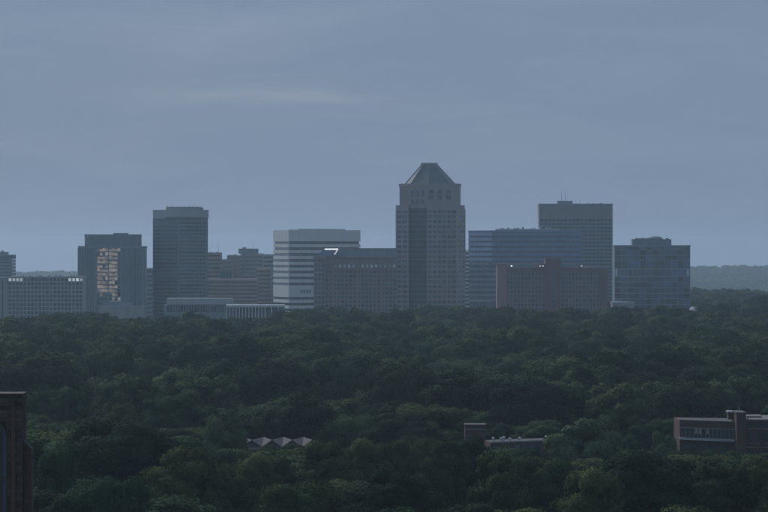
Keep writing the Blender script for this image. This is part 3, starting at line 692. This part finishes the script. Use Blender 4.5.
# near stone tower at the edge
b = Building('stone_tower', 'weathered dark stone tower with lancet window and stepped buttress', 2, 205, cat='tower')
X, Z = b.X, b.Z; k = b.k
b.box('core', X(-60), X(22.4), .08, 2.2, 0, Z(395.2), 'mortar')
b.box('coping', X(-61), X(23.0), -.12, 2.3, Z(395.2) + .002, Z(393.4), 'cast_stone')
b.box('coping_step', X(-60.5), X(22.7), -.03, 2.25, Z(398.0), Z(395.2) - .002, 'cast_stone')
r = random.Random(2); ch = .27
z = Z(398.2) - ch; row = 0
while z > Z(530):
    # front face: window opening between X(-18) and X(6.5) below the arch
    x = X(-60) + (0 if row % 2 else -.3)
    while x < X(22.4) - .02:
        wd = r.uniform(.45, .75); xe = min(x + wd, X(22.4)); xs_ = max(x, X(-60))
        ytop = 256 - (z - EYE) * F / b.D
        if xe - xs_ > .06:
            opening = (xe > X(-19) and xs_ < X(6.8)) and z < Z(424 + (3 if xs_ > X(2) else 0))
            rib = xs_ > X(11) and xe < X(17)
            if opening:
                if xs_ < X(-19) - .1: b.box('stone_block', xs_, X(-19), .0 + r.uniform(0, .02), .3, z + .008, z + ch - .008, 'ashlar')
                if xe > X(6.8) + .1: b.box('stone_block', X(6.8), xe - .012, .0 + r.uniform(0, .02), .3, z + .008, z + ch - .008, 'ashlar')
            elif xs_ > X(-30):
                b.box('stone_block', xs_, xe - .012, .0 + r.uniform(0, .02), .3, z + .008, z + ch - .008, 'ashlar')
        x += wd
    z -= ch; row += 1
b.box('pilaster', X(11.4), X(15.4), -.16, .05, 0, Z(402), 'ashlar'); b.box('pilaster_cap', X(10.8), X(16), -.2, .04, Z(402) + .002, Z(399.4), 'cast_stone')
b.box('window_reveal', X(-18.8), X(6.6), .085, .1, 0, Z(424), 'dark_panel')
arch(b, 'lancet_glass', X(-6.2), .06, Z(540), 25 * k, (540 - 423) * k, .02, 'glass')
b.box('tracery_bar', X(-18.5), X(6.4), .0, .1, Z(480), Z(478), 'cast_stone')
for px in (-13, -6, 1): b.box('mullion', X(px) - .06, X(px) + .06, -.02, .09, 0, Z(428), 'cast_stone')
# stepped buttress on the right flank
b.box('buttress', X(22.5), X(30.5), .5, 1.5, 0, Z(450), 'ashlar')
b.mesh('buttress_slope', [(X(22.5), .5, Z(450) + .003), (X(31), .5, Z(450) + .003), (X(31), 1.6, Z(450) + .003), (X(22.5), 1.6, Z(450) + .003), (X(22.5), .5, Z(441)), (X(22.5), 1.6, Z(441))],
       [(0, 1, 4), (2, 3, 5), (1, 2, 5, 4), (0, 3, 2, 1), (0, 4, 5, 3)], 'cast_stone')
z = Z(451) - ch; row = 0
while z > Z(530):
    xm = X(25.4 + (row % 2)); b.box('stone_block', X(22.6), xm - .006, .52 + r.uniform(0, .03), .9, z + .008, z + ch - .008, 'ashlar')
    b.box('stone_block', xm + .006, X(30.7), .52 + r.uniform(0, .03), .9, z + .008, z + ch - .008, 'ashlar'); z -= ch; row += 1

# ------------------------------------------------------------------ trees
def leaf_material(name, c1, c2):
    m = bpy.data.materials.new(name); m.use_nodes = True; t = m.node_tree; L = t.links.new
    b = t.nodes['Principled BSDF']; o = t.nodes['Material Output']
    oi = N('ShaderNodeObjectInfo', t); mx = N('ShaderNodeMix', t, data_type='RGBA')
    mx.inputs['A'].default_value = (*c1, 1); mx.inputs['B'].default_value = (*c2, 1); L(oi.outputs['Random'], mx.inputs['Factor'])
    at = N('ShaderNodeAttribute', t); at.attribute_name = 'tone'
    vm = N('ShaderNodeVectorMath', t, operation='SCALE'); L(mx.outputs['Result'], vm.inputs[0]); L(at.outputs['Fac'], vm.inputs['Scale'])
    L(vm.outputs[0], b.inputs['Base Color']); b.inputs['Roughness'].default_value = .9; b.inputs['Specular IOR Level'].default_value = .05
    tr = N('ShaderNodeBsdfTranslucent', t); ms = N('ShaderNodeMixShader', t); ms.inputs[0].default_value = .10
    L(vm.outputs[0], tr.inputs[0]); L(b.outputs[0], ms.inputs[1]); L(tr.outputs[0], ms.inputs[2]); L(ms.outputs[0], o.inputs[0])
    return m
LM = [leaf_material('leaves_dark', (.011, .028, .015), (.031, .050, .021)),
      leaf_material('leaves_mid', (.028, .061, .028), (.074, .097, .035)),
      leaf_material('leaves_pale', (.070, .110, .056), (.095, .13, .064))]

def crown_mesh(name, seed, H, Rx, base, nclump, nleaf, leaf, shape='round', m=None):
    g = np.random.default_rng(seed)
    zc = (H + base) / 2; Rz = (H - base) / 2
    # limb lobes give the outline its large bumps
    nl = 7; ld = g.normal(size=(nl, 3)); ld[:, 2] = np.abs(ld[:, 2]) * .9 - .1; ld /= np.linalg.norm(ld, axis=1)[:, None]
    la = g.uniform(.05, .52, nl)
    d = g.normal(size=(nclump, 3)); d[:, 2] = d[:, 2] * .85 + .30; d /= np.linalg.norm(d, axis=1)[:, None]
    rad = .56 + (np.maximum(0, d @ ld.T - .66) / .34 * la).max(axis=1) + g.uniform(-.16, .14, nclump)
    inner = g.random(nclump) < .22; rad[inner] *= g.uniform(.35, .75, inner.sum())
    c = d * rad[:, None]
    if shape == 'oval': c[:, :2] *= (1 - .25 * np.maximum(0, c[:, 2]))[:, None]
    if shape == 'spread': c[:, 2] = np.sign(c[:, 2]) * np.abs(c[:, 2]) ** .8
    c = c * [Rx, Rx, Rz] + [0, 0, zc]
    cr = Rx * g.uniform(.12, .36, nclump)
    per = np.maximum(6, (cr ** 2 / (cr ** 2).sum() * nleaf)).astype(int)
    idx = np.repeat(np.arange(nclump), per); n = len(idx)
    q = g.normal(size=(n, 3)); q[:, 2] = q[:, 2] * .9 + .25; q /= np.linalg.norm(q, axis=1)[:, None]
    pos = c[idx] + q * (cr[idx] * g.uniform(.55, 1.08, n) ** 1)[:, None] * [1, 1, .72]
    pos += g.normal(size=(n, 3)) * leaf * .35
    nor = q * .75 + d[idx] * .45 + g.normal(size=(n, 3)) * .22; nor /= np.linalg.norm(nor, axis=1)[:, None]
    t1 = np.cross(nor, g.normal(size=(n, 3))); t1 /= np.linalg.norm(t1, axis=1)[:, None]; t2 = np.cross(nor, t1)
    s = leaf * g.uniform(.6, 1.35, n)[:, None]
    V = np.stack([pos - t1 * s * .62, pos - t2 * s * .36 + nor * s * .08, pos + t1 * s * .62, pos + t2 * s * .36 + nor * s * .08], 1).reshape(-1, 3)
    me = bpy.data.meshes.new(name)
    me.vertices.add(4 * n); me.vertices.foreach_set('co', V.astype(np.float32).ravel())
    me.loops.add(4 * n); me.loops.foreach_set('vertex_index', np.arange(4 * n, dtype=np.int32))
    me.polygons.add(n); me.polygons.foreach_set('loop_start', np.arange(0, 4 * n, 4, dtype=np.int32))
    me.polygons.foreach_set('loop_total', np.full(n, 4, np.int32)); me.update(calc_edges=True)
    tone = (g.uniform(.78, 1.25, nclump)[idx] * g.uniform(.75, 1.25, n)).astype(np.float32)
    at = me.attributes.new('tone', 'FLOAT', 'FACE'); at.data.foreach_set('value', tone)
    me.materials.append(LM[m]); return me

def trunk_mesh(name, seed, H, Rx, base):
    r = random.Random(seed); bm = bmesh.new()
    def tube(p, q, r0, r1, n=7):
        p, q = Vector(p), Vector(q); d = (q - p).normalized(); a = d.orthogonal().normalized(); c = d.cross(a)
        A = [bm.verts.new(p + (a * math.cos(t * 2 * math.pi / n) + c * math.sin(t * 2 * math.pi / n)) * r0) for t in range(n)]
        B = [bm.verts.new(q + (a * math.cos(t * 2 * math.pi / n) + c * math.sin(t * 2 * math.pi / n)) * r1) for t in range(n)]
        for i in range(n): bm.faces.new((A[i], A[(i + 1) % n], B[(i + 1) % n], B[i]))
    tr = H * .022; bend = Vector((r.uniform(-.4, .4), r.uniform(-.4, .4), 0)); fork = base + (H - base) * .22
    tube((0, 0, -.3), (0, 0, .5), tr * 1.6, tr * 1.05); tube((0, 0, .5), Vector((0, 0, fork)) + bend, tr * 1.05, tr * .75)
    tube(Vector((0, 0, fork)) + bend, Vector((0, 0, H * .86)), tr * .75, tr * .12)
    for i in range(7):
        t = 2 * math.pi * (i + r.random()) / 7; p = Vector((0, 0, fork * (.85 + .06 * i))) + bend
        q = p + Vector((math.cos(t) * Rx * .38, math.sin(t) * Rx * .38, (H - base) * .2)); e = q + Vector((math.cos(t) * Rx * .33, math.sin(t) * Rx * .33, (H - base) * .2))
        tube(p, q, tr * .45, tr * .28, 5); tube(q, e, tr * .28, tr * .08, 5)
    me = bpy.data.meshes.new(name); bm.to_mesh(me); bm.free(); me.materials.append(M['bark']); return me

# kind: name, H, Rx, crown base, clumps, shape, leaf material
KINDS = [('broad_oak', 20, 9.2, 4.5, 95, 'spread', 0), ('round_maple', 17, 6.8, 3.5, 70, 'round', 1), ('oval_elm', 21, 6.2, 4.0, 75, 'oval', 0),
         ('lobed_ash', 18, 7.8, 4.0, 60, 'round', 1), ('pale_linden', 11, 5.0, 2.2, 46, 'round', 2), ('spreading_oak', 18, 8.6, 4.0, 80, 'spread', 1)]
LODS = [(46000, .40), (17000, .66), (4800, 1.1)]
CR = [[crown_mesh('crown_%s_%d' % (kd[0], l), 50 + 10 * i + l, kd[1], kd[2], kd[3], kd[4] if l < 2 else int(kd[4] * .6), int(nl * (kd[2] / 7.5) ** 2), lf, kd[5], kd[6])
       for l, (nl, lf) in enumerate(LODS)] for i, kd in enumerate(KINDS)]
TR = [trunk_mesh('trunk_' + kd[0], 90 + i, kd[1], kd[2], kd[3]) for i, kd in enumerate(KINDS)]

trees = []     # x, y, kind, height, crown radius, label or None
def top_limit(px, D):                   # the skyline's foot: the tree line seen against the buildings
    return np.interp(px, [0, 30, 45, 100, 110, 160, 175, 200, 230, 262, 290, 320, 350, 385, 430, 480, 530, 560, 600, 650, 690, 768],
                     [319, 318, 311, 311, 318, 318, 312, 313, 318, 318, 311, 307, 308, 311, 306, 306, 309, 309, 305, 306, 307, 292])
CAPS = [(236, 313, 446, 690), (446, 490, 442, 690), (463, 488, 430, 700), (490, 552, 446, 692), (679, 737, 445, 690), (734, 775, 457, 690)]
def ok_foot(x, y):
    for (a, b_, c, d) in FOOT:
        if a < x < b_ and c < y < d: return False
    return True
def cap(x, y, H, Rx):
    px = 384 + x / y * F; rp = Rx / y * F * .8
    lim = EYE - (top_limit(px, y) - 256 + random.uniform(-1, 10)) * y / F if y < 2450 else 99
    for a, b_, yy, D in CAPS:
        if y < D and px + rp > a and px - rp < b_: lim = min(lim, EYE - (yy - 256 + random.uniform(0, 5)) * y / F)
    return min(H, lim)
# trees read off the photograph: centre x, top y, crown width in pixels, distance, kind, label
HERO = [(474, 431, 34, 655, 2, None), (457, 445, 34, 640, 1, None), (505, 453, 34, 650, 3, None), (532, 452, 40, 655, 1, None), (248, 449, 34, 655, 3, None), (272, 448, 30, 660, 1, None), (298, 447, 36, 655, 1, None),
        (700, 450, 44, 650, 3, None), (730, 454, 36, 650, 1, None), (764, 458, 40, 650, 5, None),
        (118, 417, 140, 540, 0, 'huge dark spreading oak beside the stone tower'),
        (222, 413, 44, 640, 4, 'small pale round tree standing beside the zigzag roofed hall'),
        (119, 408, 40, 700, 1, None), (60, 446, 62, 470, 3, None), (95, 474, 100, 445, 5, None), (340, 412, 70, 760, 5, None),
        (176, 455, 80, 500, 1, None), (232, 462, 76, 520, 5, None), (268, 455, 58, 560, 3, None), (330, 447, 64, 560, 1, None), (372, 440, 62, 570, 3, None),
        (415, 437, 60, 590, 5, None), (468, 433, 64, 560, 2, None), (440, 448, 50, 540, 1, None), (585, 421, 78, 655, 4, 'large pale rounded tree beyond the end of the long low brick building'),
        (648, 423, 44, 700, 3, None), (664, 434, 34, 640, 4, 'small pale dome shaped tree at the end of the brick school'),
        (640, 449, 130, 500, 0, None), (715, 452, 80, 500, 2, None), (545, 455, 78, 520, 5, None), (752, 463, 60, 520, 1, None),
        (590, 470, 90, 470, 3, None), (500, 460, 70, 500, 1, None), (300, 480, 90, 455, 5, None), (395, 468, 84, 480, 0, None),
        (40, 355, 90, 900, 0, None), (130, 372, 60, 830, 1, None), (110, 345, 60, 1000, 5, None), (210, 372, 66, 860, 1, None), (270, 360, 80, 900, 0, None),
        (345, 352, 70, 950, 5, None), (400, 362, 80, 860, 0, None), (455, 370, 70, 820, 2, None), (530, 378, 90, 800, 0, None), (620, 385, 70, 780, 3, None),
        (690, 380, 80, 800, 0, None), (740, 372, 60, 860, 1, None), (170, 395, 60, 740, 3, None), (60, 385, 70, 760, 5, None), (300, 392, 60, 760, 2, None)]
for px, py, wpx, D, kd, lab in HERO:
    trees.append((PX(px, D), D, kd, PZ(py, D), wpx * D / F / 2, lab))
hero_n = len(trees)
for px, py, wpx, D, kd, lab in HERO:      # what stands in front of these stays low
    if wpx > 45: CAPS.append((px - wpx * .36, px + wpx * .36, py + wpx * .48, D - 3))
def fill(d0, d1, sp, wide, lo, hi, weights, clear=.75):
    y = d0; n0 = len(trees)
    cells = {}
    for h in trees: cells.setdefault((int(h[0] // 30), int(h[1] // 30)), []).append(h)
    while y < d1:
        hw = .128 * y * wide + 15; x = -hw + random.uniform(0, sp)
        while x < hw:
            tx, ty = x + random.uniform(-.42, .42) * sp, y + random.uniform(-.42, .42) * sp
            x += sp * random.uniform(.8, 1.25)
            if not ok_foot(tx, ty): continue
            near = [h for a in (-1, 0, 1) for b_ in (-1, 0, 1) for h in cells.get((int(tx // 30) + a, int(ty // 30) + b_), ())]
            if any((tx - h[0]) ** 2 + (ty - h[1]) ** 2 < (h[4] * clear) ** 2 for h in near): continue
            kd = random.choices(range(6), weights)[0]
            far = 1.4 if ty > 5500 else 1.0
            nz = min(1, max(0, mnoise.noise(Vector((tx * .012, ty * .008, 1.7))) * 1.1 + .5))
            H = (lo + (hi - lo) * (.6 * nz + .4 * random.random())) * (.8 if kd == 4 else 1)
            Rx = KINDS[kd][2] * (H / KINDS[kd][1]) ** .75 * random.uniform(.9, 1.22) * far
            if lo > 12: Rx *= 1.25 if ty < 800 else 1.12
            h2 = cap(tx, ty, H, Rx)
            if h2 < 4.5: continue
            if h2 < H: Rx *= max(.5, (h2 / H)) ** .7; H = h2
            trees.append((tx, ty, kd, H, Rx, None))
        y += sp * .9
fill(385, 2420, 25.0, 1.14, 12.5, 26, (26, 20, 14, 18, 4, 20), .9)      # the dominant crowns
fill(385, 2420, 12.5, 1.14, 5.5, 10.5, (16, 26, 8, 22, 14, 16), .8)       # lower growth between them
near_n = len(trees)
fill(2440, 4900, 19, 1.05, 8, 20, (22, 24, 12, 20, 8, 18), 0)
fill(5900, 7600, 30, 1.03, 9, 19, (22, 24, 12, 20, 8, 18), 0)
fill(7600, 9100, 30, 1.02, 5, 24, (22, 24, 12, 20, 8, 18), 0)

# which trees show largest: paint crowns near to far into a small picture
BW, BH = 768, 512; zbuf = np.full((BH, BW), -1, np.int32)
YY, XX = np.mgrid[0:BH, 0:BW]
order = sorted(range(near_n), key=lambda i: trees[i][1]); vis = np.zeros(len(trees), int)
for i in order:
    x, y, kd, H, Rx, lab = trees[i]; s = F / y
    cx, top, rx = 384 + x * s, 256 - (H - EYE) * s, Rx * s * .95; ry = (H * .8) * s / 2
    x0, x1, y0, y1 = int(max(0, cx - rx)), int(min(BW, cx + rx + 1)), int(max(0, top)), int(min(BH, top + 2 * ry + 1))
    if x0 >= x1 or y0 >= y1: continue
    m_ = (((XX[y0:y1, x0:x1] - cx) / rx) ** 2 + ((YY[y0:y1, x0:x1] - top - ry) / ry) ** 2 < 1) & (zbuf[y0:y1, x0:x1] < 0)
    vis[i] = m_.sum(); sub = zbuf[y0:y1, x0:x1]; sub[m_] = i
big = set(sorted(range(near_n), key=lambda i: -vis[i])[:300]) | set(range(hero_n))

NAMES = ['oak_tree', 'maple_tree', 'elm_tree', 'ash_tree', 'linden_tree', 'oak_tree']
LOOK = ['broad dark spreading tree', 'rounded mid green tree', 'narrow dark oval tree', 'loose lobed green tree', 'small pale round tree', 'broad mid green tree']
MARKS = [(PX(273, 690), 690, 'the zigzag roofed hall'), (PX(510, 690), 690, 'the long low brick building'), (PX(475, 705), 705, 'the brick rooftop block'), (PX(735, 690), 690, 'the brick school')]
def tree_label(x, y, kd, H):
    size = 'tall ' if H > 20 else 'low ' if H < 13 else ''
    best = min(MARKS, key=lambda m: math.hypot(x - m[0], (y - m[1]) * .6)); d = math.hypot(x - best[0], (y - best[1]) * .6)
    if d < 40: where = ('in front of ' if y < best[1] else 'behind ') + best[2]
    elif y < 620 and x < PX(190, y): where = 'in the wood beside the stone tower'
    elif y < 690: where = 'in the wood before the low brick buildings'
    elif y < 1150: where = 'in the wood beyond the low brick buildings'
    elif y < 1650: where = 'halfway from the low brick buildings to the skyline'
    else: where = 'at the foot of the skyline'
    look = LOOK[kd]
    if size and kd != 4: look = size + look
    return look + ' ' + where
def place_tree(x, y, kd, H, Rx, lab):
    tl = tree_label(x, y, kd, H)
    o = thing(NAMES[kd], lab or tl, 'tree', (x, y, 0), None if lab else tl.replace(' tree ', ' trees ', 1))
    o.rotation_euler = (0, 0, random.uniform(0, 6.28)); s = Rx / KINDS[kd][2]; e = random.uniform(.88, 1.14); o.scale = (s * e, s / e, H / KINDS[kd][1])
    c = bpy.data.objects.new('crown', CR[kd][0 if y < 760 else 1]); link(c, o)
    t = bpy.data.objects.new('trunk', TR[kd]); link(t, o)
for i in sorted(big, key=lambda i: trees[i][1]): place_tree(*trees[i])

# the rest of the woodland: one object, crowns instanced on its points
rest = [i for i in range(len(trees)) if i not in big]
pts = [(trees[i][0], trees[i][1], ground_z(trees[i][0], trees[i][1]) - .2) for i in rest]
me = bpy.data.meshes.new('woodland'); me.from_pydata(pts, [], [])
kid = np.array([trees[i][2] * 3 + (0 if trees[i][1] < 700 else 1 if trees[i][1] < 1350 else 2) for i in rest], np.int32)
at = me.attributes.new('proto', 'INT', 'POINT'); at.data.foreach_set('value', kid)
scl = np.array([(trees[i][4] / KINDS[trees[i][2]][2], trees[i][4] / KINDS[trees[i][2]][2], trees[i][3] / KINDS[trees[i][2]][1]) for i in rest], np.float32)
at = me.attributes.new('size', 'FLOAT_VECTOR', 'POINT'); at.data.foreach_set('vector', scl.ravel())
rot = np.zeros((len(rest), 3), np.float32); rot[:, 2] = rng.uniform(0, 6.28, len(rest))
at = me.attributes.new('turn', 'FLOAT_VECTOR', 'POINT'); at.data.foreach_set('vector', rot.ravel())
wood = link(bpy.data.objects.new('woodland', me)); wood['kind'] = 'stuff'
wood['label'] = 'mass of dark green treetops stretching from the foreground to the skyline and beyond'; wood['category'] = 'woodland'
ng = bpy.data.node_groups.new('woodland', 'GeometryNodeTree')
ng.interface.new_socket('Geometry', in_out='INPUT', socket_type='NodeSocketGeometry'); ng.interface.new_socket('Geometry', in_out='OUTPUT', socket_type='NodeSocketGeometry')
gi, go = N('NodeGroupInput', ng), N('NodeGroupOutput', ng); jn = N('GeometryNodeJoinGeometry', ng)
pa = N('GeometryNodeInputNamedAttribute', ng, data_type='INT'); pa.inputs['Name'].default_value = 'proto'
sa = N('GeometryNodeInputNamedAttribute', ng, data_type='FLOAT_VECTOR'); sa.inputs['Name'].default_value = 'size'
ra = N('GeometryNodeInputNamedAttribute', ng, data_type='FLOAT_VECTOR'); ra.inputs['Name'].default_value = 'turn'
for k in sorted(set(kid.tolist())):
    src = bpy.data.objects.new('crown_source', CR[k // 3][k % 3])
    oi = N('GeometryNodeObjectInfo', ng); oi.inputs['Object'].default_value = src; oi.inputs['As Instance'].default_value = True
    cmp_ = N('FunctionNodeCompare', ng, data_type='INT', operation='EQUAL')
    ia = [s for s in cmp_.inputs if s.type == 'INT']; ng.links.new(pa.outputs['Attribute'], ia[0]); ia[1].default_value = k
    ip = N('GeometryNodeInstanceOnPoints', ng)
    ng.links.new(gi.outputs[0], ip.inputs['Points']); ng.links.new(cmp_.outputs[0], ip.inputs['Selection']); ng.links.new(oi.outputs['Geometry'], ip.inputs['Instance'])
    ng.links.new(ra.outputs['Attribute'], ip.inputs['Rotation']); ng.links.new(sa.outputs['Attribute'], ip.inputs['Scale']); ng.links.new(ip.outputs[0], jn.inputs[0])
ng.links.new(jn.outputs[0], go.inputs[0])
md = wood.modifiers.new('woodland', 'NODES'); md.node_group = ng

# ------------------------------------------------------------------ evening haze
HX, HY0, HY1, HZ0, HZ1 = 3400, -220, 12000, -75, 130
v = [(x, y, z) for x in (-HX, HX) for y in (HY0, HY1) for z in (HZ0, HZ1)]
me = bpy.data.meshes.new('haze'); me.from_pydata(v, [], [(0, 1, 3, 2), (4, 6, 7, 5), (0, 4, 5, 1), (2, 3, 7, 6), (0, 2, 6, 4), (1, 5, 7, 3)])
hz = link(bpy.data.objects.new('haze', me)); hz['kind'] = 'stuff'
m = bpy.data.materials.new('haze'); m.use_nodes = True; t = m.node_tree; t.nodes.clear()
o = N('ShaderNodeOutputMaterial', t); pv = N('ShaderNodeVolumePrincipled', t)
pv.inputs['Color'].default_value = (.65, .845, .99, 1); pv.inputs['Density'].default_value = 0.69e-4; pv.inputs['Anisotropy'].default_value = .4
t.links.new(pv.outputs[0], o.inputs['Volume']); me.materials.append(m)
m.cycles.volume_sampling = 'DISTANCE'; m.cycles.homogeneous_volume = True
print('trees', near_n, len(trees), 'min vis', min(vis[i] for i in big))
